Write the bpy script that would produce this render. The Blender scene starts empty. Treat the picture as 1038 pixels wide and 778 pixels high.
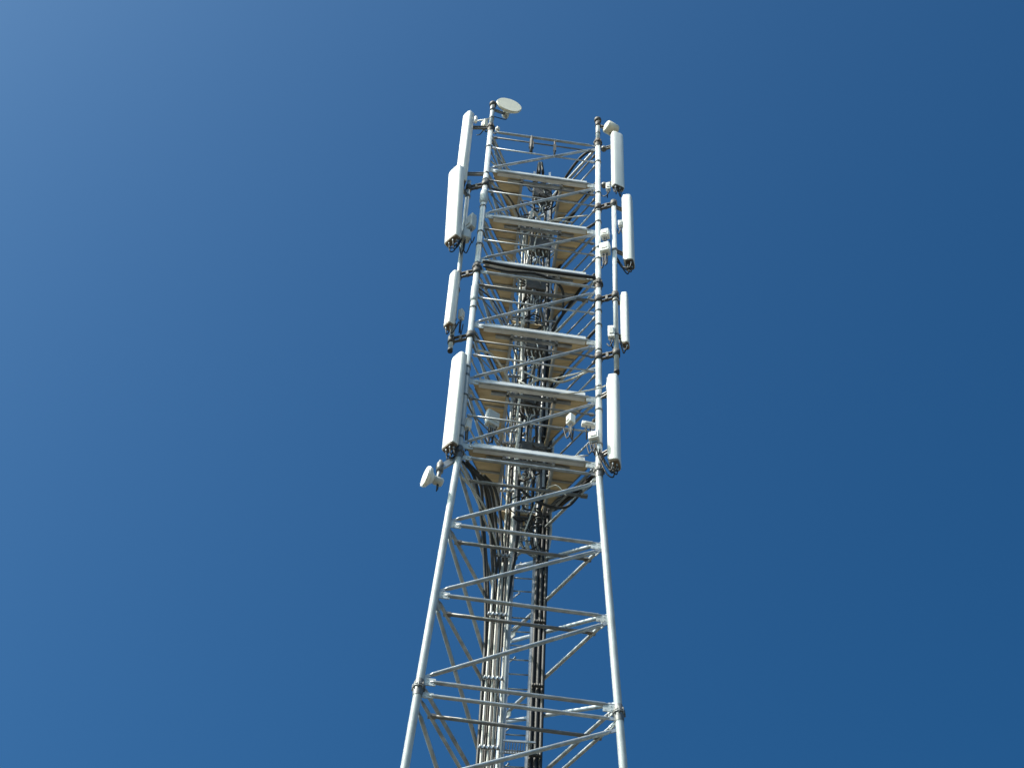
import bpy, math, random
from mathutils import Vector, Matrix
random.seed(7)
R = math.radians
S = 2.0                      # metres per face width of the parallel top section
EYE = 1.6                    # eye height of the photographer
F, PITCH, ROLL = 1965.57, 0.97585, 0.06271
X0, D, PSI, TAP, ZK = 0.1299, 8.40792, 0.08633, 0.086594, 10.9659
sc = bpy.context.scene
# ------------------------------------------------------------------ camera
cd = bpy.data.cameras.new('camera'); cam = bpy.data.objects.new('camera', cd)
sc.collection.objects.link(cam); sc.camera = cam
cd.sensor_fit = 'HORIZONTAL'; cd.sensor_width = 36; cd.lens = F/1038*36
cd.clip_end = 20000; cd.clip_start = 0.1
sp, cp, sr, cr = math.sin(PITCH), math.cos(PITCH), math.sin(ROLL), math.cos(ROLL)
Rt = Vector((1, 0, 0)); Up = Vector((0, -sp, cp)); Fw = Vector((0, cp, sp))
cR = Rt*cr + Up*sr; cU = Up*cr - Rt*sr
cam.matrix_world = Matrix(((cR.x, cU.x, -Fw.x, 0), (cR.y, cU.y, -Fw.y, 0), (cR.z, cU.z, -Fw.z, EYE), (0, 0, 0, 1)))
# ------------------------------------------------------------------ light
SUN_EL, SUN_AZ = R(50), R(-118)     # azimuth clockwise from +Y (view direction)
sv = Vector((math.sin(SUN_AZ)*math.cos(SUN_EL), math.cos(SUN_AZ)*math.cos(SUN_EL), math.sin(SUN_EL)))
w = bpy.data.worlds.new('World'); sc.world = w; w.use_nodes = True
nt = w.node_tree; bg = nt.nodes['Background']; bg.inputs[1].default_value = 0.10
sky = nt.nodes.new('ShaderNodeTexSky'); sky.sky_type = 'NISHITA'; sky.sun_disc = False
sky.sun_elevation = SUN_EL; sky.sun_rotation = SUN_AZ
sky.air_density = 1.0; sky.dust_density = 3.2; sky.ozone_density = 1.0
ga = nt.nodes.new('ShaderNodeGamma'); ga.inputs['Gamma'].default_value = 1.6
hs = nt.nodes.new('ShaderNodeMix'); hs.data_type = 'RGBA'; hs.blend_type = 'MULTIPLY'; hs.inputs['Factor'].default_value = 1
hs.inputs['B'].default_value = (.545, .70, .66, 1)
nt.links.new(sky.outputs[0], ga.inputs['Color']); nt.links.new(ga.outputs[0], hs.inputs['A']); sa = nt.nodes.new('ShaderNodeHueSaturation'); sa.inputs['Saturation'].default_value = 1.15
nt.links.new(hs.outputs['Result'], sa.inputs['Color']); nt.links.new(sa.outputs[0], bg.inputs[0])
sl = bpy.data.lights.new('sun', 'SUN'); sl.energy = 5.0; sl.angle = R(0.53); sl.color = (1, .955, .88)
so = bpy.data.objects.new('sun', sl); sc.collection.objects.link(so)
so.rotation_euler = sv.to_track_quat('Z', 'Y').to_euler()
sc.view_settings.view_transform = 'Standard'; sc.view_settings.look = 'None'
sc.view_settings.exposure = 0.0; sc.view_settings.gamma = 1

# ------------------------------------------------------------------ geometry helpers
def W(x, y, z): return Vector((x*S, y*S, z*S + EYE))
def at(px, py, Y):
    """point seen at photo pixel px,py that stands Y metres in front of the camera plane y=0"""
    d = cR*((px-519)/F) - cU*((py-389)/F) + Fw
    return Vector((0, 0, EYE)) + d*(Y/d.y)
def atz(px, py, z):
    d = cR*((px-519)/F) - cU*((py-389)/F) + Fw
    return Vector((0, 0, EYE)) + d*((z-EYE)/d.z)
def side(z): return 1 + max(0, ZK-z)*TAP
def plan(e1, e2, z):
    """tower plan coordinates: e1 along the front face, e2 towards the rear leg (face widths)"""
    c, s = math.cos(PSI), math.sin(PSI)
    return W(X0 + e1*c - e2*s, D + e1*s + e2*c, z)
def leg(k, z, rr=1.0):
    a = R((210, 330, 90)[k]); r = side(z)/math.sqrt(3)*rr
    return plan(r*math.cos(a), r*math.sin(a), z)
UP = Vector((0, 0, 1))
def frame(d):
    d = d.normalized(); a = UP if abs(d.z) < .95 else Vector((1, 0, 0))
    u = d.cross(a).normalized(); return d, u, u.cross(d).normalized()

class MB:
    def __init__(s): s.v = []; s.f = []; s.sm = []
    def ring(s, c, u, v, r, n, r2=None):
        r2 = r if r2 is None else r2
        i = len(s.v)
        for k in range(n):
            a = 2*math.pi*k/n; s.v.append(c + u*(r*math.cos(a)) + v*(r2*math.sin(a)))
        return i
    def tube(s, pts, r, n=10, cap=True):
        pts = [Vector(p) for p in pts]; rs = r if isinstance(r, (list, tuple)) else [r]*len(pts)
        prev = None; u = None
        for i, p in enumerate(pts):
            if i == 0: d = pts[1]-p
            elif i == len(pts)-1: d = p-pts[i-1]
            else: d = (pts[i+1]-p).normalized() + (p-pts[i-1]).normalized()
            if d.length < 1e-9: d = pts[i]-pts[i-1]
            d = d.normalized()
            if u is None: _, u, v = frame(d)
            else:
                u = (u - d*u.dot(d))
                u = u.normalized() if u.length > 1e-6 else frame(d)[1]
                v = u.cross(d)
            j = s.ring(p, u, v, rs[i], n)
            if prev is not None:
                for k in range(n):
                    s.f.append((prev+k, prev+(k+1) % n, j+(k+1) % n, j+k)); s.sm.append(True)
            elif cap: s.f.append(tuple(range(j+n-1, j-1, -1))); s.sm.append(False)
            prev = j
        if cap: s.f.append(tuple(range(prev, prev+n))); s.sm.append(False)
        return s
    def box(s, c, ax, ay, az, hx, hy, hz, bev=0):
        c = Vector(c)
        if bev <= 0:
            i = len(s.v)
            for dz in (-1, 1):
                for dx, dy in ((-1, -1), (1, -1), (1, 1), (-1, 1)):
                    s.v.append(c + ax*(dx*hx) + ay*(dy*hy) + az*(dz*hz))
            for q in ((3, 2, 1, 0), (4, 5, 6, 7), (0, 1, 5, 4), (1, 2, 6, 5), (2, 3, 7, 6), (3, 0, 4, 7)):
                s.f.append(tuple(i+k for k in q)); s.sm.append(False)
            return s
        b = bev
        oct_ = [(hx-b, -hy), (hx, -hy+b), (hx, hy-b), (hx-b, hy), (-hx+b, hy), (-hx, hy-b), (-hx, -hy+b), (-hx+b, -hy)]
        lay = [(-hz, 1), (-hz+b, 0), (hz-b, 0), (hz, 1)]
        prev = None
        for z, ins in lay:
            i = len(s.v)
            for x, y in oct_:
                kx = (hx-b)/hx if ins else 1; ky = (hy-b)/hy if ins else 1
                s.v.append(c + ax*(x*kx) + ay*(y*ky) + az*z)
            if prev is None: s.f.append(tuple(range(i+7, i-1, -1))); s.sm.append(False)
            else:
                for k in range(8):
                    s.f.append((prev+k, prev+(k+1) % 8, i+(k+1) % 8, i+k)); s.sm.append(False)
            prev = i
        s.f.append(tuple(range(prev, prev+8))); s.sm.append(False)
        return s
    def prism(s, prof, o, ax, ay, az, layers, smooth=True):
        """prof: 2d outline; layers: list of (z, scale x, scale y, shift y)"""
        n = len(prof); prev = None
        for z, kx, ky, sh in layers:
            i = len(s.v)
            for x, y in prof: s.v.append(o + ax*(x*kx) + ay*(y*ky+sh) + az*z)
            if prev is None: s.f.append(tuple(range(i+n-1, i-1, -1))); s.sm.append(False)
            else:
                for k in range(n):
                    s.f.append((prev+k, prev+(k+1) % n, i+(k+1) % n, i+k)); s.sm.append(smooth)
            prev = i
        s.f.append(tuple(range(prev, prev+n))); s.sm.append(False)
        return s
    def build(s, name, m, parent=None):
        me = bpy.data.meshes.new(name); me.from_pydata([tuple(v) for v in s.v], [], s.f)
        me.polygons.foreach_set('use_smooth', s.sm); me.materials.append(m); me.update()
        o = bpy.data.objects.new(name, me); sc.collection.objects.link(o)
        if parent is not None:
            o.parent = parent
            o.matrix_parent_inverse = parent.matrix_world.inverted()
        return o
def empty(name, loc, label, cat, group=None):
    o = bpy.data.objects.new(name, None); sc.collection.objects.link(o)
    o.location = loc; o.matrix_world = Matrix.Translation(loc)
    o.empty_display_size = .2
    return tag(o, label, cat, group)
def tag(o, label, cat, group=None):
    o['label'] = label; o['category'] = cat
    if group: o['group'] = group
    return o

# ------------------------------------------------------------------ materials
def mat(name, col, rough=.5, metal=0., var=.0, scale=6., dirt=None, dirt_amt=0., bump=0., stretch=(1, 1, 1), rnd=0.):
    m = bpy.data.materials.new(name); m.use_nodes = True
    n = m.node_tree; b = n.nodes['Principled BSDF']
    b.inputs['Roughness'].default_value = rough; b.inputs['Metallic'].default_value = metal
    tc = n.nodes.new('ShaderNodeTexCoord'); mp = n.nodes.new('ShaderNodeMapping')
    mp.inputs['Scale'].default_value = stretch
    n.links.new(tc.outputs['Object'], mp.inputs[0])
    no = n.nodes.new('ShaderNodeTexNoise'); no.inputs['Scale'].default_value = scale; no.inputs['Detail'].default_value = 6
    n.links.new(mp.outputs[0], no.inputs['Vector'])
    rp = n.nodes.new('ShaderNodeValToRGB'); c = col
    rp.color_ramp.elements[0].position = .3; rp.color_ramp.elements[1].position = .7
    rp.color_ramp.elements[0].color = (*[max(0, x*(1-var)) for x in c], 1)
    rp.color_ramp.elements[1].color = (*[min(1, x*(1+var)) for x in c], 1)
    n.links.new(no.outputs[0], rp.inputs[0]); out = rp.outputs[0]
    if dirt:
        n2 = n.nodes.new('ShaderNodeTexNoise'); n2.inputs['Scale'].default_value = scale*.45; n2.inputs['Detail'].default_value = 8
        n.links.new(mp.outputs[0], n2.inputs['Vector'])
        r2 = n.nodes.new('ShaderNodeValToRGB'); r2.color_ramp.elements[0].position = .5; r2.color_ramp.elements[1].position = .68
        r2.color_ramp.elements[0].color = (0, 0, 0, 1); r2.color_ramp.elements[1].color = (dirt_amt,)*3 + (1,)
        n.links.new(n2.outputs[0], r2.inputs[0])
        mx = n.nodes.new('ShaderNodeMix'); mx.data_type = 'RGBA'
        n.links.new(r2.outputs[0], mx.inputs['Factor']); n.links.new(out, mx.inputs['A']); mx.inputs['B'].default_value = (*dirt, 1)
        out = mx.outputs['Result']
    if rnd:       # every member of the lattice has its own tone
        oi = n.nodes.new('ShaderNodeObjectInfo'); mr = n.nodes.new('ShaderNodeMapRange')
        mr.inputs['To Min'].default_value = 1-rnd; mr.inputs['To Max'].default_value = 1+rnd
        n.links.new(oi.outputs['Random'], mr.inputs['Value'])
        vm = n.nodes.new('ShaderNodeVectorMath'); vm.operation = 'SCALE'
        n.links.new(out, vm.inputs[0]); n.links.new(mr.outputs[0], vm.inputs['Scale']); out = vm.outputs[0]
    n.links.new(out, b.inputs['Base Color'])
    if bump:
        bp = n.nodes.new('ShaderNodeBump'); bp.inputs['Strength'].default_value = bump; bp.inputs['Distance'].default_value = .004
        n.links.new(no.outputs[0], bp.inputs['Height']); n.links.new(bp.outputs[0], b.inputs['Normal'])
    return m
STEEL = mat('galvanised_steel', (.40, .42, .445), .42, .55, .22, 9, (.21, .22, .23), .6, .3, rnd=.18)
LEGM = mat('painted_leg_steel', (.47, .51, .535), .55, .05, .12, 5, (.33, .33, .31), .5, .2)
DSTEEL = mat('weathered_steel', (.19, .195, .20), .5, .5, .2, 12, (.12, .10, .08), .5, .3)
RUST = mat('dark_flange_steel', (.085, .082, .08), .6, .3, .3, 20, (.10, .055, .035), .5, .3)
TOE = mat('toe_plate_aluminium', (.74, .745, .75), .45, .15, .06, 3, (.42, .41, .38), .45, .15)
DECK = mat('deck_board', (.64, .50, .31), .75, 0, .2, 3, (.24, .15, .085), .75, .4, (1, 4, 1))
WHITE = mat('radome_white', (.80, .80, .775), .42, 0, .02, 2, (.60, .57, .49), .35, 0)
CREAM = mat('dish_cream', (.84, .80, .68), .5, 0, .03, 4, (.6, .55, .42), .3, 0)
GREYP = mat('grey_box_paint', (.56, .57, .56), .5, 0, .04, 6, (.35, .34, .32), .3, 0)
BACK = mat('antenna_back_plate', (.60, .595, .57), .5, .1, .05, 4, (.4, .38, .34), .4, 0)
CAPM = mat('end_cap_brown', (.20, .145, .10), .6, 0, .2, 25, (.07, .06, .05), .8, .2)
BLACK = mat('black_cable_rubber', (.018, .018, .02), .6, 0, .3, 8)
PALE = mat('pale_feeder_jacket', (.50, .49, .45), .5, 0, .08, 7, (.30, .27, .22), .7, .1)
BROWN = mat('brown_feeder_jacket', (.045, .038, .032), .6, 0, .25, 7, (.09, .075, .06), .5, .1)
CONC = mat('concrete', (.36, .34, .31), .85, 0, .12, 3, (.2, .19, .17), .5, .5)

# ------------------------------------------------------------------ setting
gm = mat('dry_ground', (.085, .075, .054), .95, 0, .25, .4, (.04, .045, .025), .8, .6)
g = MB(); N = 40
for j in range(N+1):
    for i in range(N+1):
        x = (i/N*2-1); y = (j/N*2-1); x = math.copysign(abs(x)**3, x)*4000; y = math.copysign(abs(y)**3, y)*4000
        g.v.append(Vector((x, y, -0.02 - .000001*(x*x+y*y)*.2)))
for j in range(N):
    for i in range(N):
        a = j*(N+1)+i; g.f.append((a, a+1, a+N+2, a+N+1)); g.sm.append(True)
o = g.build('ground', gm); o['kind'] = 'structure'

# ------------------------------------------------------------------ the tower
GZ = -EYE/S
ZT = 16.11
base = plan(0, 0, GZ)
tw = empty('lattice_tower', base, 'tall three-legged galvanised lattice tower with six work platforms, narrowing to a straight top', 'tower')
plat_z = [15.29, 14.46, 13.70, 12.72, 11.94, 11.12]
node_z = plat_z + [10.19, 9.44, 8.61]
z_ = 7.70; low = []
while z_ > GZ+.4: low.append(round(z_, 2)); z_ -= .83
node_z += low
extra_z = [13.53, 10.985, 8.49, 5.9, 3.3]
fl_z = [16.11, 13.585, 11.03, 8.545, 5.98, 3.4, .9]
RL = .024*S
legs = []
for k in range(3):
    m = MB()
    zs = [GZ, ZK, 16.11] if k == 2 else [GZ, ZK, 16.11]
    m.tube([leg(k, z) for z in zs], [RL*1.12, RL*1.04, RL*.98], 18)
    lg = m.build('leg', LEGM, tw); legs.append(lg)
    # sleeves and clamp rings round the straight upper leg
    for z in ([15.72, 15.1, 14.82, 14.62, 14.15, 13.95, 13.15, 12.95, 12.55, 12.1, 11.75, 11.35] if k < 2 else [14.8, 12.1]):
        q = MB(); z2 = z + random.uniform(-.03, .03)
        q.tube([leg(k, z2), leg(k, z2+.018)], RL*1.22, 16); q.build('clamp_ring', DSTEEL, lg)
    for z in fl_z:
        if z < 5: continue
        q = MB(); d = (leg(k, z+.1)-leg(k, z-.1)).normalized(); c = leg(k, z)
        q.tube([c-d*.026, c-d*.004], RL*1.6, 20); q.tube([c+d*.004, c+d*.026], RL*1.6, 20)
        q.tube([c-d*.15, c-d*.03], [RL*1.16, RL*1.4], 18, False); q.tube([c+d*.03, c+d*.13], [RL*1.4, RL*1.14], 18, False)
        _, u, v = frame(d)
        for i in range(8):
            a = i*math.pi/4; p = c + u*(RL*1.5*math.cos(a)) + v*(RL*1.5*math.sin(a))
            q.tube([p-d*.055, p+d*.055], .009, 6)
        q.build('flange', RUST if z > 13 else DSTEEL, lg)
# white sleeve on the left leg under the second platform
q = MB(); q.tube([leg(0, 14.66), leg(0, 14.72), leg(0, 14.86), leg(0, 14.9)], [RL*1.05, RL*1.5, RL*1.4, RL*1.02], 18); q.build('sleeve', LEGM, legs[0])
q = MB(); q.tube([leg(0, 13.05), leg(0, 13.1), leg(0, 13.28), leg(0, 13.3)], [RL*1.02, RL*1.3, RL*1.3, RL*1.02], 18); q.build('sleeve', LEGM, legs[0])

FACES = [(0, 1), (1, 2), (2, 0)]
def ends(a, b, z0, z1, ins=.075):
    p, q = leg(a, z0), leg(b, z1); d = (q-p).normalized()
    return p + d*(ins*S), q - d*(ins*S)
def member(name, a, b, z0, z1, r, m, ins=.062):
    p, q = ends(a, b, z0, z1, ins); d, u, v = frame(q-p)
    t = MB(); t.tube([p, p+d*.05, q-d*.05, q], [r*.55, r, r, r*.55], 10)
    for e, sg in ((p, 1), (q, -1)):        # flattened bolted end lug
        t.box(e - d*(sg*.035), d, u, v, .05, .006, r*.9)
    return t.build(name, m, tw)
def gusset(a, b, z, hz=.030):
    """plate on leg a in the plane of face a-b"""
    p = leg(a, z); q = leg(b, z); d = (q-p).normalized(); n = d.cross(UP).normalized()
    t = MB(); c = p + d*(.058*S)
    t.box(c, d, n, UP, .037*S, .007, hz*S)
    for s1 in (-1, 1):
        for s2 in (-1, 1):
            c2 = c + d*(.018*S*s1+.01) + UP*(s2*hz*.55*S); t.tube([c2-n*.014, c2+n*.014], .009, 6)
    t.build('gusset_plate', LEGM, legs[a])
for zi, z in enumerate(node_z):
    up = z > 11
    rh = (.0115 if up else .0135)*S
    for a, b in FACES:
        member('horizontal_brace', a, b, z, z, rh, STEEL)
    if zi > 0 or True:
        zt = node_z[zi-1] if zi else ZT-.06
        low_z = z
        for a, b in FACES:
            zb = z + .012; zu = zt - .02
            if zi and node_z[zi-1] in (13.70, 11.12, 8.61):
                zu = {13.70: 13.50, 11.12: 10.93, 8.61: 8.44}[node_z[zi-1]]
            member('diagonal_brace', a, b, zb+.01, zu-.03, (.0125 if up else .0145)*S, STEEL, .066)
    if z > 5:
        for a, b in FACES:
            gusset(a, b, z); gusset(b, a, z-.03)
for z in extra_z:
    for a, b in FACES: member('horizontal_brace', a, b, z, z, .0125*S, STEEL)
    if z > 5:
        for a, b in FACES: gusset(a, b, z, .022)
for a, b in FACES:      # top ring
    member('horizontal_brace', a, b, ZT-.07, ZT-.07, .013*S, STEEL)
# plan bracing: chord behind the front face and its two sisters
for z in [10.19, 9.44, 8.49] + low[:4] + [10.9, 13.53]:
    for k in range(3):
        A_, B_, C_ = leg(k, z), leg((k+1) % 3, z), leg((k+2) % 3, z)
        if z > 10.5 and k: continue
        p = A_ + (C_-A_)*.155; q = B_ + (C_-B_)*.155
        if k: p = A_ + (C_-A_)*.15; q = B_ + (C_-B_)*.15
        if k: continue
        t = MB(); d, u, v = frame(q-p); t.tube([p+d*.02, q-d*.02], .0125*S, 10)
        t.box(p+d*.02, d, u, v, .05, .03, .02); t.box(q-d*.02, d, u, v, .05, .03, .02)
        t.build('plan_brace', DSTEEL, tw)

# work platforms
def clip_deck(z, ga=.035):
    """boards parallel to the front face, with the ladder and cable opening left free"""
    bs = []; y = -.289 + .03; bw = .105
    while y < .50:
        y2 = min(y+bw-.0015, .50)
        half = lambda yy: max(0., (.577-yy)/math.sqrt(3) - ga)
        ivs = [(-1, 1)]
        if y2 > -.19 and y < .20: ivs = [(-1, -.16), (.165, 1)]
        elif y2 > .2: ivs = [(-1, 1)]
        for lo, hi in ivs:
            a0, a1 = max(-half(y), lo), min(half(y), hi); b0, b1 = max(-half(y2), lo), min(half(y2), hi)
            if a1-a0 < .01: continue
            if b1 < b0: b0 = b1 = (b0+b1)/2
            bs.append((y, y2, a0, a1, b0, b1))
        y += bw
    return bs
for pi, z in enumerate(plat_z):
    t = MB(); th = .018
    z0 = z + .025
    for (y, y2, a0, a1, b0, b1) in clip_deck(z):
        i = len(t.v)
        for zz in (z0, z0+th):
            for e1, e2 in ((a0, y), (a1, y), (b1, y2), (b0, y2)): t.v.append(plan(e1, e2, zz))
        for q_ in ((3, 2, 1, 0), (4, 5, 6, 7), (0, 1, 5, 4), (1, 2, 6, 5), (2, 3, 7, 6), (3, 0, 4, 7)):
            t.f.append(tuple(i+k for k in q_)); t.sm.append(False)
    pf = t.build('work_platform', DECK, tw)
    c = .577; f0 = -.289
    for a, b in FACES:       # toe plates: folded channel set on the platform rim
        p, q = ends(a, b, z+.045, z+.045, .10); d = (q-p).normalized(); n = d.cross(UP).normalized()
        cen = (p+q)/2; L = (q-p).length/2
        if Vector((cen - plan(0, 0, z+.045))).dot(n) < 0: n = -n
        e = MB()
        if a == 0 and b == 1:
            e.box(cen - n*.035, d, n, UP, L, .004, .055)
            e.box(cen - n*.080 + UP*.060, d, n, UP, L, .050, .004)
            e.box(cen - n*.070 - UP*.060, d, n, UP, L, .038, .004)
        else: e.box(cen - n*.055 - UP*.02, d, n, UP, L, .004, .03)
        e.build('toe_plate', TOE if a == 0 else DSTEEL, pf)
    for s_, e_ in (((-.175, -.24), (-.175, .26)), ((.18, -.24), (.18, .26)), ((-.30, -.21), (.30, -.21)), ((-.34, -.08), (-.17, -.08)), ((.18, -.08), (.34, -.08)), ((-.27, .05), (-.17, .05)), ((.18, .05), (.27, .05)), ((-.15, .235), (.16, .235))):   # joists round the opening
        e = MB(); p, q = plan(*s_, z+.004), plan(*e_, z+.004); d, u, v = frame(q-p)
        thin = abs(s_[1]-e_[1]) < .01 and s_[1] > -.2
        e.box((p+q)/2 + (UP*.025 if thin else UP*0), d, u, v, (q-p).length/2, .012 if thin else .02, .016 if thin else .028); e.build('joist', STEEL, pf)
# handrails round every platform bay
rails = [15.93, 15.72, 15.10, 14.90, 14.24, 14.05, 13.33, 13.13, 12.50, 12.30, 11.72, 11.50]
for i, z in enumerate(rails):
    for a, b in FACES:
        p, q = ends(a, b, z, z, .03); t = MB(); d, u, v = frame(q-p)
        t.tube([p, q], .0075*S, 8)
        for e, sg in ((p, 1), (q, -1)): t.box(e + d*(sg*.05), d, u, v, .03, .02, .022)
        t.build('handrail', STEEL if i % 2 else DSTEEL, tw)
for (t1, wd) in ((.385, .030), (.60, .018)):    # stanchions under the top ring, the shadow they hang in put into a dark colour
    p = leg(0, ZT-.07)*(1-t1) + leg(1, ZT-.07)*t1
    t = MB(); t.tube([p + UP*.02, p - UP*.62], wd, 8); t.box(p - UP*.3, Vector((1, 0, 0)), Vector((0, 1, 0)), UP, wd*1.5, .02, .12)
    t.build('stanchion', RUST, tw)
# step bolts up the rear leg
for i in range(34):
    z = 5.6 + i*.16; p = leg(2, z); d = (plan(.3 if i % 2 else -.3, .2, z)-p).normalized()
    t = MB(); t.tube([p+d*.03, p+d*.2], .009, 6); t.tube([p+d*.19, p+d*.205], .017, 8); t.build('step_bolt', STEEL, legs[2])
for k in range(3):
    t = MB(); c = leg(k, GZ); t.box(Vector((c.x, c.y, .2)), Vector((1, 0, 0)), Vector((0, 1, 0)), UP, .45, .45, .25, .03)
    t.build('footing', CONC, tw)

# ------------------------------------------------------------------ ladder
YL = (D+.30)*S
pL = at(516.5, 640, YL); pR = at(538.5, 643, YL)
ld = empty('ladder', Vector((pL.x/2+pR.x/2, YL, .3)), 'long narrow climbing ladder running up inside the tower beside the black cables', 'ladder')
ztop = 16.5*S+EYE
for p in (pL, pR):
    t = MB(); t.box(Vector((p.x, YL, (ztop+.4)/2)), Vector((1, 0, 0)), Vector((0, 1, 0)), UP, .019, .012, (ztop-.4)/2); t.build('rail', STEEL, ld)
nr = 0; z = 14.4
while z < ztop-.1 and nr < 98:
    t = MB(); t.tube([Vector((pL.x+.02, YL, z)), Vector((pR.x-.02, YL, z))], .0105, 7); t.build('rung', STEEL, ld); z += .28; nr += 1
t = MB(); z = 14.12
while z > .5: t.tube([Vector((pL.x+.02, YL, z)), Vector((pR.x-.02, YL, z))], .0105, 6); z -= .28
o = t.build('lower_rungs', STEEL, ld); o['kind'] = 'stuff'
# small rest platform on the ladder low in the picture
rp = MB(); c = at(526, 757, YL-.25)
for i in range(12): rp.box(c + Vector((-.18+i*.033, 0, 0)), Vector((1, 0, 0)), Vector((0, 1, 0)), UP, .005, .10, .012)
for s_ in (-1, 1): rp.box(c + Vector((0, s_*.1, 0)), Vector((1, 0, 0)), Vector((0, 1, 0)), UP, .20, .008, .014)
rp.build('rest_grating', STEEL, ld)

# ------------------------------------------------------------------ cables
def spline(pts, n=8):
    P = [Vector(p) for p in pts]; P = [P[0]*2-P[1]] + P + [P[-1]*2-P[-2]]; out = []
    for i in range(1, len(P)-2):
        for k in range(n):
            t = k/n
            out.append(.5*((2*P[i]) + (P[i+1]-P[i-1])*t + (2*P[i-1]-5*P[i]+4*P[i+1]-P[i+2])*t*t + (3*P[i]-P[i-1]-3*P[i+1]+P[i+2])*t**3))
    out.append(P[-2]); return out
def wob(p, a=.02): return p + Vector((random.uniform(-a, a), random.uniform(-a, a), random.uniform(-a, a)))
YB = (D+.20)*S
def vert(px, py, Y, dx=0):
    p = at(px, py, Y); return p.x, Y
def cable(pxref, Y, route, r, m, label, group, gz=.15):
    x, y = vert(pxref, 640, Y)
    top = route[0]
    pts = [Vector((x, y, gz))]
    z = 6.
    while z < top.z-.6:
        pts.append(Vector((x+random.uniform(-.006, .006), y+random.uniform(-.006, .006), z))); z += 1.9
    pts += [Vector((x, y, top.z-.5))]
    t = MB(); t.tube(spline(pts + route, 5), r, 8)
    return tag(t.build('feeder_cable', m), label, 'cable', group)
LG = 'pale feeder cables in the left bundle'; RG = 'black feeder cables in the right bundle'
def z2(z): return z*S+EYE
Acor = lambda z, e=0.: plan(-.40+e, -.20, z)
Bcor = lambda z, e=0.: plan(.40+e, -.19, z)
Llab = 'pale feeder cable in the left vertical bundle inside the tower'
Rlab = 'thick black feeder cable in the right vertical bundle beside the ladder'
ltops = [10.6, 12.35, 10.5, 15.2, 13.0, 14.8]
for i, (px, tz) in enumerate(zip([496.2, 499.6, 502.6, 505.8, 509.2, 512.4], ltops)):
    Y = YB + (i % 2)*.05; x, y = vert(px, 640, Y); tp = Vector((x, y, z2(tz)))
    c = Acor(tz+.25, -.02+i*.02)
    mid = (tp+c)/2 + UP*.12 + Vector((0, 0, .08*(i % 3)))
    cable(px, Y, [tp, mid, c, c + (leg(0, tz+.25)-c)*.8 + UP*.1], (.0165, .0115, .0145, .017, .011, .0155)[i], PALE if i not in (1, 4) else BROWN, Llab if i not in (1, 4) else 'thin dark feeder cable among the pale ones of the left bundle', LG)
# second layer behind, browner, fanning out to the left leg below the lowest platform
Flab = 'dark brown feeder cable fanning from the left leg corner into the bundle'
for i, px in enumerate([492.6, 494.4, 498.2, 501.2, 504.4, 507.4]):
    Y = YB + .12 + (i % 2)*.04; x, y = vert(px, 640, Y); tz = 10.15 + .09*i
    tz -= .45
    tp = Vector((x, y, z2(tz))); c = plan(-.41+.035*i, -.23+.03*i, 10.97+.03*(i % 3))
    hb = Vector((c.x, c.y, tp.z)); hc = Vector((tp.x, tp.y, c.z))
    cable(px, Y, [tp, wob(tp*.62+hc*.28+c*.10, .012), wob(tp*.22+hc*.33+c*.45, .02), wob(c*.8+hc*.2, .02), wob(c+Vector((-.14, -.05, .05)), .02)], .023, BROWN if i else BLACK, Flab, 'brown feeder cables fanning to the left leg')
for i, px in enumerate([542.2, 544.6, 547.2, 549.6, 551.6]):
    Y = YB + .1 + (i % 2)*.05; x, y = vert(px, 640, Y)
    tz = [15.7, 14.3, 13.45, 12.6, 15.05][i]
    tp = Vector((x, y, z2(tz))); c = Bcor(tz+.28, -.04+.02*i)
    hc = Vector((tp.x, tp.y, c.z))
    cable(px, Y, [tp, wob(tp*.55+hc*.33+c*.12, .012), wob(tp*.15+hc*.30+c*.55, .02), c, c + (leg(1, tz+.28)-c)*.8 + UP*.1], .026, BLACK, Rlab, RG)
for i, (px, tz, Yo) in enumerate([(506.5, 13.9, .16), (510.5, 14.9, .20), (514.2, 13.1, .02), (518.2, 15.8, .1), (524., 12.9, .22), (529., 14.2, .24), (534.5, 15.9, .2), (540.4, 13.6, .05), (553.4, 14.9, .12)]):
    Y = YB + Yo; x, y = vert(px, 640, Y); c = plan(random.uniform(-.1, .14), random.uniform(-.1, .1), tz+.25)
    t = MB(); t.tube(spline([Vector((vert(509 if i < 4 else 546, 640, YB+.12)[0] + .012*(i % 4), YB+.12, z2(9.7 if i < 4 else 10.45))), Vector((vert(509 if i < 4 else 546, 640, YB+.12)[0] + .012*(i % 4), YB+.13, z2(10.05 if i < 4 else 10.62)))] + [wob(Vector((x, y, z2(zz))), .018) for zz in [10.85+.6*k for k in range(int((tz-10.85)/.6)+1)]] + [Vector((x, y, z2(tz))), c, wob(c-UP*.35, .08)], 4), .024, 8)
    tag(t.build('riser_cable', (BLACK, DSTEEL, GREYP)[i % 3]), 'riser cable threading up through the platform openings', 'cable', 'riser cables in the platform openings')
for i in range(5):
    o2 = Vector((0, 0, .045*i)); Y0 = YB + .15; Y1 = leg(1, 10.8).y + .12
    pts = [at(549.5-i*.6, 556, Y0), at(551-i*.6, 532, Y0), at(557, 519-i, Y0-.05)]
    for k, (px, py) in enumerate(((565, 513), (576, 505.5), (587, 498), (597, 491.5), (603, 487))):
        pts.append(at(px, py+1.5-i*1.9, Y0-.05 + (Y1-Y0+.05)*(k+1)/5))
    t = MB(); t.tube(spline([wob(p, .010) for p in pts], 5), .022, 8)
    tag(t.build('branch_cable', BLACK if i % 2 else BROWN), 'dark cable in the flat band under the lowest platform, leading to the right leg', 'cable', 'dark cable band under the lowest platform')
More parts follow.
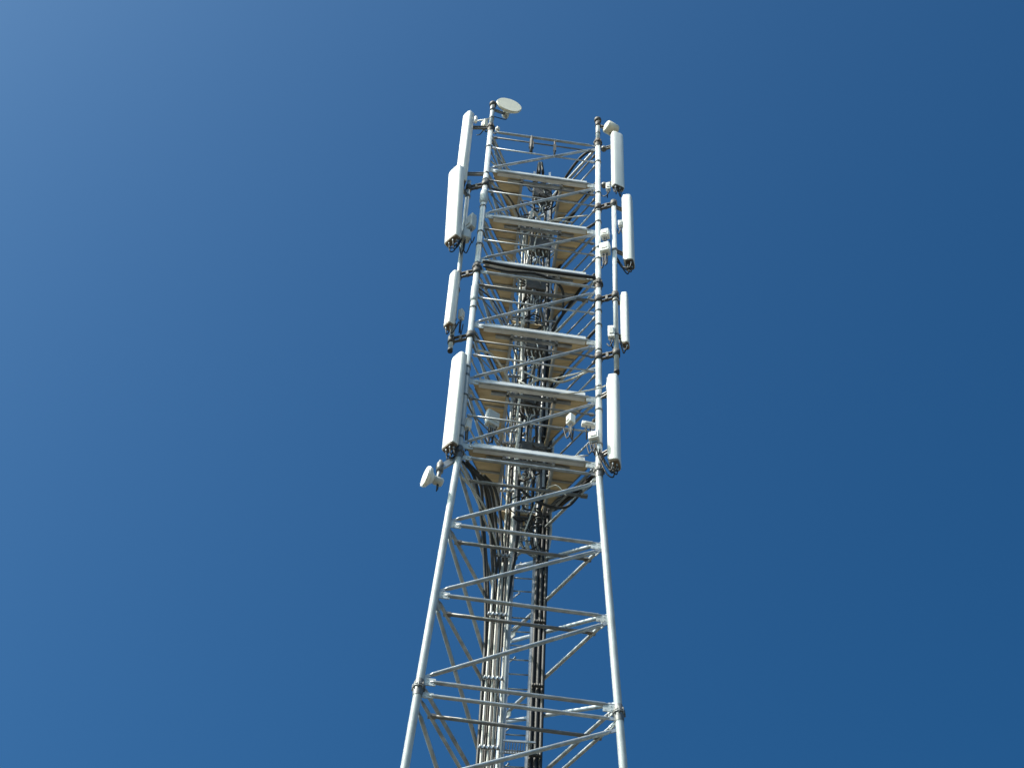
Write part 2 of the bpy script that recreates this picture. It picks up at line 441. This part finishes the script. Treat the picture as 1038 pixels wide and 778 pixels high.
# clamps that hold the bundles
for nm, px0, px1, lab in (('left', 492.5, 513.5, 'steel clamp bar across the left pale cable bundle'), ('right', 541, 553, 'dark clamp bar across the right black cable bundle')):
    a = at(px0, 640, YB-.04); b = at(px1, 640, YB-.04)
    z = 10.2
    while z < 29.5:
        t = MB(); t.box(Vector(((a.x+b.x)/2, YB-.035 if nm == 'left' else YB+.05, z)), Vector((1, 0, 0)), Vector((0, 1, 0)), UP, (b.x-a.x)/2, .012, .020)
        yc = (YB-.035 if nm == 'left' else YB+.05) - .016
        for k in range(5): t.tube([Vector((a.x+(b.x-a.x)*(k+.5)/5, yc, z-.02)), Vector((a.x+(b.x-a.x)*(k+.5)/5, yc, z+.025))], .014, 6)
        tag(t.build('cable_clamp', STEEL if nm == 'left' else RUST), lab, 'clamp', 'clamp bars on the %s cable bundle' % nm)
        z += 1.25 if z < 22 else 1.5
# slack loops on the platforms
loops = [  # (level z, list of (e1, e2, dz), radius, material, label)
 (14.62, [(-.33, -.2, .10), (-.12, -.05, .05), (.0, .0, .30), (.16, -.05, .38), (.42, -.22, .22)], .014, PALE, 'pale cable arching across the bay below the top platform'),
 (14.60, [(-.02, .02, -.1), (.02, .0, .22), (.12, -.06, .34), (.30, -.12, .26)], .012, PALE, 'short pale cable arch below the top platform'),
 (14.95, [(-.44, -.26, .06), (-.3, -.2, .10), (-.16, -.06, -.05), (-.12, .1, -.3)], .016, BROWN, 'brown cable curving from the left leg below the top platform'),
 (12.30, [(-.44, -.26, .12), (-.3, -.2, .15), (-.14, -.02, .03), (-.12, .05, -.4)], .018, PALE, 'pale cable bending down from the left leg below the fourth platform'),
 (12.32, [(-.08, .0, -.4), (-.05, -.02, -.05), (.08, -.06, .12), (.25, -.1, .06), (.46, -.26, .05)], .018, PALE, 'pale cable reaching the right leg below the fourth platform'),
 (12.28, [(-.05, -.08, .2), (.1, -.1, .10), (.3, -.2, .06), (.48, -.27, .10)], .014, GREYP, 'thin grey cable sagging to the right leg below the fourth platform'),
 (11.95, [(-.10, -.2, .22), (.05, -.25, .05), (.25, -.3, -.02), (.48, -.33, .06), (.55, -.33, .12)], .011, PALE, 'long thin cable sagging in front of the fifth platform bay'),
 (11.60, [(-.06, -.1, .1), (-.08, -.14, -.25), (-.04, -.1, -.5)], .02, PALE, 'pale cable hanging loose under the fifth platform'),
 (10.72, [(.02, .0, -.12), (.10, -.1, .16), (.2, -.2, .20), (.28, -.2, .1)], .010, PALE, 'thin yellowish cable looping below the lowest platform'),
 (10.88, [(-.05, -.15, .02), (.1, -.1, -.05), (.3, -.05, .0), (.42, -.15, .12)], .02, BLACK, 'black cable sagging beneath the lowest platform'),
 (13.60, [(-.46, -.315, .06), (-.2, -.315, .03), (.1, -.315, .035), (.40, -.315, .04), (.47, -.30, .07)], .028, BLACK, 'black cable-shaped strip added as shadow across the third platform bay'),  # black tube along the beam stands in for the antennas' cast shadow
 (13.56, [(-.45, -.30, .05), (-.25, -.31, .0), (.0, -.31, .02), (.2, -.24, -.02), (.24, -.1, -.2)], .022, BLACK, 'black cable-shaped strip added as shadow under the double beam of the third platform'),  # second black tube, deepens the same painted shadow below the beam
]
for z, pts, r, m, lab in loops:
    t = MB(); t.tube(spline([plan(a, b, z+c) for a, b, c in pts], 8), r, 8); tag(t.build('slack_cable', m), lab, 'cable')
# tangle of small jumpers in the ladder opening, one coil per bay
for i, z in enumerate([15.62, 14.95, 14.15, 13.35, 12.35, 11.55, 10.85]):
    t = MB()
    for k in range(11):
        c0 = Vector((random.uniform(-.10, .15), random.uniform(-.02, .22), 0)); r0 = random.uniform(.03, .08); a0 = random.uniform(0, 6)
        pts = [plan(c0.x + r0*math.cos(a0+j*1.1), c0.y + r0*.6*math.sin(a0+j*1.1), z + random.uniform(-.02, .02) + j*.035*(1 if k % 2 else -1)) for j in range(6)]
        t.tube(spline(pts, 5), random.choice([.010, .014]), 6)
    tag(t.build('cable_tangle', (BLACK, BLACK, BROWN, BLACK, BLACK, BROWN, BLACK)[i]), 'tangle of dark jumper cables %s platform' % ['lying above the top', 'in the opening of the top', 'in the opening of the second', 'in the opening of the third', 'in the opening of the fourth', 'in the opening of the fifth', 'in the opening of the lowest'][i], 'cables')['kind'] = 'stuff'

# thin grey conduits that cross the bays between handrail and legs
cl = ['top', 'second', 'third', 'fourth', 'fifth', 'lowest']
for i, z in enumerate(plat_z):
    for j, (a, b, dz0, dz1) in enumerate((((-.44, -.20), (.05, .10), .52, .30), ((.44, -.18), (.06, .02), .18, .45))):
        p, q = plan(*a, z+dz0+random.uniform(-.06, .06)), plan(*b, z+dz1); m1 = (p+q)/2 + UP*random.uniform(-.12, .05)
        t = MB(); t.tube(spline([p, m1, q, q-UP*.35], 6), .011, 7)
        tag(t.build('conduit', DSTEEL if (i+j) % 2 else STEEL), 'thin conduit from the %s leg to the ladder in the bay above the %s platform' % (('left', 'right')[j], cl[i]), 'conduit')
    for s1 in ((-.13, .14) if i else ()):     # hangers round the opening
        p = plan(s1, -.10+.05*(i % 3), z); t = MB(); t.box(p + UP*(.55), Vector((1, 0, 0)), Vector((0, 1, 0)), UP, .018, .006, .50)
        t.box(p + UP*1.0, Vector((1, 0, 0)), Vector((0, 1, 0)), UP, .09, .012, .016); t.build('cable_hanger', DSTEEL, tw)
# ------------------------------------------------------------------ equipment
def dirv(deg): return Vector((math.cos(R(deg)), math.sin(R(deg)), 0))
def radome_profile(w_, d_, n=9):
    """rounded front towards +y, flat back at -y"""
    pr = [(-w_/2, -d_/2), (w_/2, -d_/2)]
    for i in range(n+1):
        a = -math.pi/2*0 + math.pi*i/n
        x = math.cos(a); y = math.sin(a)
        x = math.copysign(abs(x)**.55, x); y = abs(y)**.55
        pr.append((w_/2*x, -d_*.05 + d_*.55*y))
    return pr
def panel(px0, py0, px1, py1, Y, face, wd, dp, label, ntails=4, tilt=0., cap=CAPM, back=None, tail_to=None, pole=None):
    """panel antenna: top and bottom centre pixels, azimuth it faces (deg, 90 = away from camera)"""
    T = at(px0, py0, Y); B = at(px1, py1, Y); h = T.z-B.z
    o = Vector(((T.x+B.x)/2, Y, B.z)); ay = dirv(face); ax = ay.cross(UP).normalized()*-1
    ax = Vector((ay.y, -ay.x, 0))
    root = empty('panel_antenna', o, label, 'antenna', 'white panel antennas on the tower')
    az = (UP + ay*math.sin(R(tilt))).normalized()
    pr = radome_profile(wd, dp)[::-1]
    pr = [(x, y) for x, y in pr]
    # orientation: keep outward winding
    m = MB(); m.prism(pr, o, ax, ay, az, [(.0, .97, .97, 0), (.012, 1, 1, 0), (h-.05, 1, 1, 0), (h-.015, .95, .93, 0), (h, .80, .75, 0)])
    rad = m.build('radome', WHITE, root)
    bk = MB(); bk.box(o - ay*(dp/2+.012) + az*(h/2), ax, ay, az, wd*.40, .013, h/2-.06, .004); bk.build('back_plate', back or BACK, root)
    m = MB(); m.prism([(x*.93, y*.93) for x, y in pr], o, ax, ay, az, [(-.03, .9, .9, 0), (.003, 1, 1, 0)]); cp_ = m.build('end_cap', cap, root)
    for i in range(ntails):
        t_ = (i+.5)/ntails-.5; c = o + ax*(wd*.75*t_) + ay*(dp*.18*(1 if i % 2 else -1)) - az*.03
        q = MB(); q.tube([c, c-az*.055], .014, 8); q.build('connector', STEEL, cp_)
        e = (tail_to if tail_to is not None else o - ay*(dp*1.6) + az*(.35)) + Vector((random.uniform(-.05, .05), random.uniform(-.05, .05), random.uniform(-.08, .08)))
        q = MB(); q.tube(spline([c-az*.05, c-az*(.13+.05*random.random()) - ay*.03, (c+e)/2 - az*(.16+.08*random.random()), e], 6), .0105, 6)
        q.build('jumper_cable', BLACK, root)
    for hh in (.16, .84):
        c = o + az*(h*hh) - ay*(dp/2+.02)
        pc = c - ay*.12 if pole is None else Vector((pole.x, pole.y, c.z))
        q = MB(); d, u, v = frame(pc-c); L = (pc-c).length
        q.box((c+pc)/2 + UP*.035, d, u, v, L/2, .02, .006); q.box((c+pc)/2 - UP*.035, d, u, v, L/2, .02, .006)
        q.box(c, ax, ay, UP, wd*.3, .012, .05); q.tube([pc-UP*.03, pc+UP*.03], .052, 12)
        q.build('mount_bracket', DSTEEL, root)
    return root
def box_unit(name, px, py, Y, face, sx, sy, sz, label, cat, m=GREYP, fins=True, cables=2, group=None, drop=.35, cto=None):
    o = at(px, py, Y); ay = dirv(face); ax = Vector((ay.y, -ay.x, 0))
    root = empty(name, o, label, cat, group)
    b = MB(); b.box(o, ax, ay, UP, sx/2, sy/2, sz/2, min(sx, sy, sz)*.09); hb = b.build('housing', m, root)
    if fins:
        q = MB(); n = 7
        for i in range(n): q.box(o + ax*(sx*.82*((i+.5)/n-.5)) - ay*(sy/2+.012), ax, ay, UP, .003, .014, sz*.42)
        q.build('cooling_fins', m, root)
    q = MB(); q.box(o + ay*(sy/2+.006), ax, ay, UP, sx*.3, .006, sz*.28, .002); q.build('cover_plate', BACK, root)
    for i in range(cables):
        c = o + ax*(sx*.6*((i+.5)/cables-.5)) - UP*(sz/2)
        q = MB(); q.tube([c, c-UP*.045], .013, 8); q.build('connector', STEEL, root)
        e = cto if cto is not None else c + Vector((random.uniform(-.12, .12), random.uniform(-.02, .15), -.05))
        q = MB(); q.tube(spline([c-UP*.04, c-UP*(drop*.7), (c+e)/2-UP*drop, e], 6), .010, 6); q.build('jumper_cable', BLACK, root)
    return root

# mounting poles outboard of the two front legs
YA = leg(0, 14).y + .10
YBl = leg(1, 14).y - .10
def pole(px0, py0, px1, py1, Y, r, label, brackets, k):
    T, B = at(px0, py0, Y), at(px1, py1, Y); x = (T.x+B.x)/2
    root = empty('mounting_pole', Vector((x, Y, B.z)), label, 'pole')
    t = MB(); t.tube([Vector((x, Y, B.z)), Vector((x, Y, T.z))], r, 14); t.build('pipe', LEGM, root)
    t = MB(); t.tube([Vector((x, Y, B.z-.03)), Vector((x, Y, B.z+.035))], r*1.12, 14); t.build('pole_cap', BLACK, root)
    for py in brackets:
        zc = at(px1, py, Y).z; a = Vector((x, Y, zc)); zk = (zc-EYE)/S; l = leg(k, zk)
        d, u, v = frame(l-a); q = MB()
        for s_ in (-1, 1): q.box((a+l)/2 + UP*(s_*.055), d, u, v, (l-a).length/2, .022, .008)
        q.tube([a-UP*.08, a+UP*.08], r*1.5, 12); q.tube([l-UP*.08, l+UP*.08], RL*1.35, 14)
        q.box((a+l)/2, d, u, v, .02, .03, .06)
        q.build('standoff_bracket', RUST, root)
    return Vector((x, Y, 0))
PLx = pole(474.6, 184, 457.5, 355, YA, .037, 'grey pipe standing off the left leg and carrying two antennas', [190, 279, 345], 0)
PRx = pole(622.6, 205, 624.6, 377, YBl, .040, 'grey pipe standing off the right leg and carrying two antennas', [207, 300, 358], 1)

# left antennas
panel(474.3, 116, 466.8, 185, YA-.13, 222, .205, .12, 'slender white panel antenna at the top of the left side, beside the top dish', 3, pole=leg(0, 15.8))
panel(465.5, 176, 459.4, 244, YA-.24, 222, .30, .13, 'white panel antenna second from the top on the left side, overlapping the topmost one', 5, tilt=2.5, pole=PLx)
panel(460.5, 277, 454.6, 330, YA-.15, 215, .16, .11, 'small white panel antenna alone on the left side between the longer ones', 2, pole=PLx)
panel(464.8, 361, 456.0, 453, YA-.20, 222, .245, .12, 'longest white panel antenna, lowest on the left side above the small dish', 5, pole=leg(0, 11.4))
# right antennas
panel(626.0, 136, 626.4, 190, YBl-.05, 292, .225, .10, 'broad white panel antenna at the top of the right side, seen nearly face on', 4, cap=RUST, pole=Vector((at(612, 150, YBl+.1).x, YBl+.1, 0)))
panel(637.0, 202, 638.4, 268, YBl+.04, 345, .235, .15, 'long white panel antenna farthest out on the right side, second from the top', 4, cap=RUST, pole=PRx)
panel(633.5, 299, 635.0, 350, YBl+.02, 345, .155, .10, 'slim white panel antenna on the right side just above the lowest one', 2, pole=PRx)
panel(623.0, 384, 623.6, 471, YBl-.03, 345, .235, .145, 'tall white panel antenna lowest on the right side beside the leg', 5, pole=leg(1, 11.4))

# radio units
RG2 = 'grey radio units beside the antennas'
box_unit('radio_unit', 477.0, 226, YA-.12, 222, .17, .10, .42, 'tall grey radio unit between the left leg and the second left antenna', 'radio unit', GREYP, True, 3, RG2)
box_unit('radio_unit', 471.5, 239, YA-.14, 200, .15, .12, .26, 'small grey radio unit low behind the second left antenna', 'radio unit', GREYP, True, 3, RG2)
box_unit('radio_unit', 467.6, 319, YA, 330, .09, .07, .24, 'little grey radio unit behind the small left antenna', 'radio unit', GREYP, False, 2, RG2)
box_unit('radio_unit', 613.6, 237.5, YBl, 250, .14, .12, .20, 'upper of two stacked white radio units between right leg and pole', 'radio unit', WHITE, False, 2, RG2, .12)
box_unit('radio_unit', 613.4, 252.5, YBl-.02, 250, .17, .14, .27, 'lower of two stacked white radio units between right leg and pole', 'radio unit', WHITE, False, 4, RG2)
box_unit('radio_unit', 619.7, 337, YBl-.04, 262, .105, .08, .31, 'slim white radio unit on the left of the right pole beside the slim antenna', 'radio unit', WHITE, False, 2, RG2, .15)
box_unit('radio_unit', 602.5, 443, YBl-.16, 250, .155, .12, .17, 'white radio unit strapped on the right leg beside the lowest right antenna', 'radio unit', WHITE, False, 4, RG2, .25)
box_unit('radio_unit', 616.5, 189.5, YBl, 262, .08, .07, .22, 'small white radio unit tucked below the top right antenna', 'radio unit', WHITE, False, 2, RG2, .12)
box_unit('radio_unit', 628.8, 227, YBl-.02, 262, .075, .07, .17, 'tiny white radio unit between the right pole and the outermost antenna', 'radio unit', WHITE, False, 2, RG2, .2)
box_unit('radio_unit', 578.5, 425.5, YBl-.05, 215, .11, .10, .20, 'white radio unit hanging inside the bay above the lowest platform', 'radio unit', WHITE, False, 3, RG2, .3)
box_unit('radio_unit', 596.5, 430.5, YBl-.05, 280, .20, .08, .07, 'flat white radio unit between the hanging unit and the right leg', 'radio unit', WHITE, False, 2, RG2, .2)
box_unit('radio_unit', 499, 425, leg(0, 11.5).y+.35, 300, .20, .10, .34, 'shaded grey radio unit behind the left leg above the lowest platform', 'radio unit', GREYP, True, 4, RG2, .3)
box_unit('radio_unit', 474, 430, YA, 215, .10, .09, .24, 'small pale radio unit half hidden behind the longest left antenna', 'radio unit', WHITE, False, 5, RG2, .4)
box_unit('radio_unit', 491.0, 126.5, YA-.02, 215, .12, .08, .26, 'cream radio unit on the left leg top just beneath the top dish', 'radio unit', CREAM, False, 2, RG2, .1)
box_unit('radio_unit', 504.5, 131, YA+.20, 215, .07, .06, .10, 'tiny white unit at the left end of the top beam', 'radio unit', WHITE, False, 1, RG2, .1)
box_unit('radio_unit', 616.8, 392.5, YBl, 262, .06, .06, .20, 'narrow white unit behind the top of the lowest right antenna', 'radio unit', WHITE, False, 1, RG2, .1)
# equipment boxes in the bays
BG = 'dark equipment boxes in the platform openings'
for px, py, zz, lab in ((556, 170, 15.62, 'top'), (550, 212, 14.7, 'second'), (551, 258, 14.0, 'third'), (547, 314, 13.1, 'fourth'), (545, 368, 12.3, 'fifth'), (560, 400, 11.65, 'lowest')):
    c = plan(.04 + .02*math.sin(px), .08, zz)
    root = empty('junction_box', c, 'dark junction box with cable glands in the bay above the %s platform' % lab, 'junction box', BG)
    ax = dirv(5); ay = dirv(95)
    t = MB(); t.box(c, ax, ay, UP, .17, .10, .16, .012); t.build('housing', RUST, root)
    for i in range(5):
        p = c + ax*(-.13+.065*i) - UP*.16 - ay*.03; t = MB(); t.tube([p, p-UP*.06], .016, 8); t.build('cable_gland', STEEL if i % 2 else PALE, root)
        t = MB(); t.tube(spline([p-UP*.05, p-UP*.18+ax*.02, p-UP*.3-ax*(.05*(i-2)), p-UP*.5-ax*(.03*(i-2))], 5), .011, 6); t.build('jumper_cable', PALE if i % 2 else BLACK, root)

# ------------------------------------------------------------------ pole extensions on top of the two front legs
for k, zt, lab in ((0, 16.62, 'short pipe extension on top of the left leg holding the dish'), (1, 16.60, 'short pipe extension on top of the right leg holding a drum antenna')):
    l0 = leg(k, ZT+.03); l1 = leg(k, zt)
    root = empty('pipe_extension', l0, lab, 'pipe'); t = MB(); t.tube([l0, l1], RL*.85, 14); t.build('pipe', LEGM, root)
    t = MB(); t.tube([l1-UP*.10, l1-UP*.03, l1, l1+UP*.02], [RL*1.3, RL*1.45, RL*1.35, RL*1.0], 14); t.build('top_clamp', RUST, root)
    t = MB(); t.tube([l0+UP*.30, l0+UP*.36], RL*1.0, 14); t.build('collar', DSTEEL, root)

def dish(c, face, tilt, rad, depth, label, m, mount, r_arm=.03, drum=True):
    """round microwave dish: flat radome disc in front, bowl behind, feed box and arm to its mount"""
    ay = (dirv(face) + UP*math.tan(R(tilt))).normalized(); _, u, v = frame(ay)
    root = empty('microwave_dish', mount, label, 'dish antenna')
    t = MB(); n = 36
    t.tube([c, c+ay*.012], rad*.97, n); t.build('radome', m, root)
    t = MB(); pr = [c-ay*.0, c+ay*.018]; t.tube([c-ay*.05, c-ay*.02, c-ay*.004, c-ay*.001], [rad*.93, rad*1.0, rad*1.01, rad*.985], n)
    t.tube([c-ay*depth, c-ay*(depth*.8), c-ay*(depth*.5), c-ay*.05], [rad*.22, rad*.45, rad*.72, rad*.93], n); t.build('bowl', m, root)
    b = c - ay*(depth+.05)
    t = MB(); t.tube([b-ay*.075, b-ay*.06, b+ay*.05, b+ay*.06], [.05, .065, .065, .05], 16); t.build('feed_box', GREYP, root)
    t = MB(); t.tube([b, (b+mount)/2 + Vector((0, 0, -.01)), mount], r_arm, 10); t.tube([mount-UP*.09, mount+UP*.09], RL*1.05, 14)
    t.tube([b+u*.05, mount+UP*.06], .010, 6); t.build('mount_arm', DSTEEL, root)
    t = MB(); t.tube(spline([b-v*.06, b-v*.05-UP*.18, mount-UP*.30, mount-UP*.5], 6), .009, 6); t.build('jumper_cable', BLACK, root)
    return root
top = leg(0, 16.50)
dish(at(516.2, 106.5, top.y+.02), 285, 0, .245, .15, 'round cream dish on the very top of the left leg', CREAM, top)
top2 = leg(1, 16.50)
# drum antenna beside the right leg top
c = at(613.8, 127.5, top2.y-.06)
root = empty('drum_antenna', top2, 'small pale drum antenna between the right leg top and the top right panel', 'antenna')
ay = dirv(28); t = MB(); t.tube([c-ay*.0, c+ay*.02, c+ay*.22, c+ay*.25], [.10, .125, .125, .09], 28); t.build('drum', CREAM, root)
t = MB(); t.tube([c+ay*.12, top2-UP*.02], .022, 10); t.tube([top2-UP*.10, top2+UP*.06], RL*1.02, 14); t.tube([top2-UP*.05, c+ay*.2-UP*.2], .014, 8); t.build('mount_arm', RUST, root)
# lower left dish with its long arm
lm = leg(0, 10.98)
c = at(431.5, 482.5, lm.y-.12)
root = dish(c, 203, 0, .155, .13, 'small round white dish on an arm at the left leg knee', WHITE, at(446, 474, lm.y-.04), .03)
q = MB(); a = at(446, 474, lm.y-.04); b = leg(0, 10.98); d, u, v = frame(b-a)
q.box((a+b)/2, d, u, v, (b-a).length/2+.04, .02, .045); q.tube([a-UP*.22, a+UP*.16], .026, 10); q.build('support_bar', STEEL, root)
# pegs: small whip on the left pole top
t = MB(); p = at(482.3, 121, YA); t.tube([p-UP*.12, p+UP*.09, p+UP*.11], [.030, .030, .018], 12); t.tube([p-UP*.08, Vector((leg(0, 16.).x, leg(0, 16.).y, p.z-.12))], .014, 8)
tag(t.build('whip_antenna', WHITE), 'tiny white stub antenna on a side arm between the topmost left panel and the leg', 'antenna')
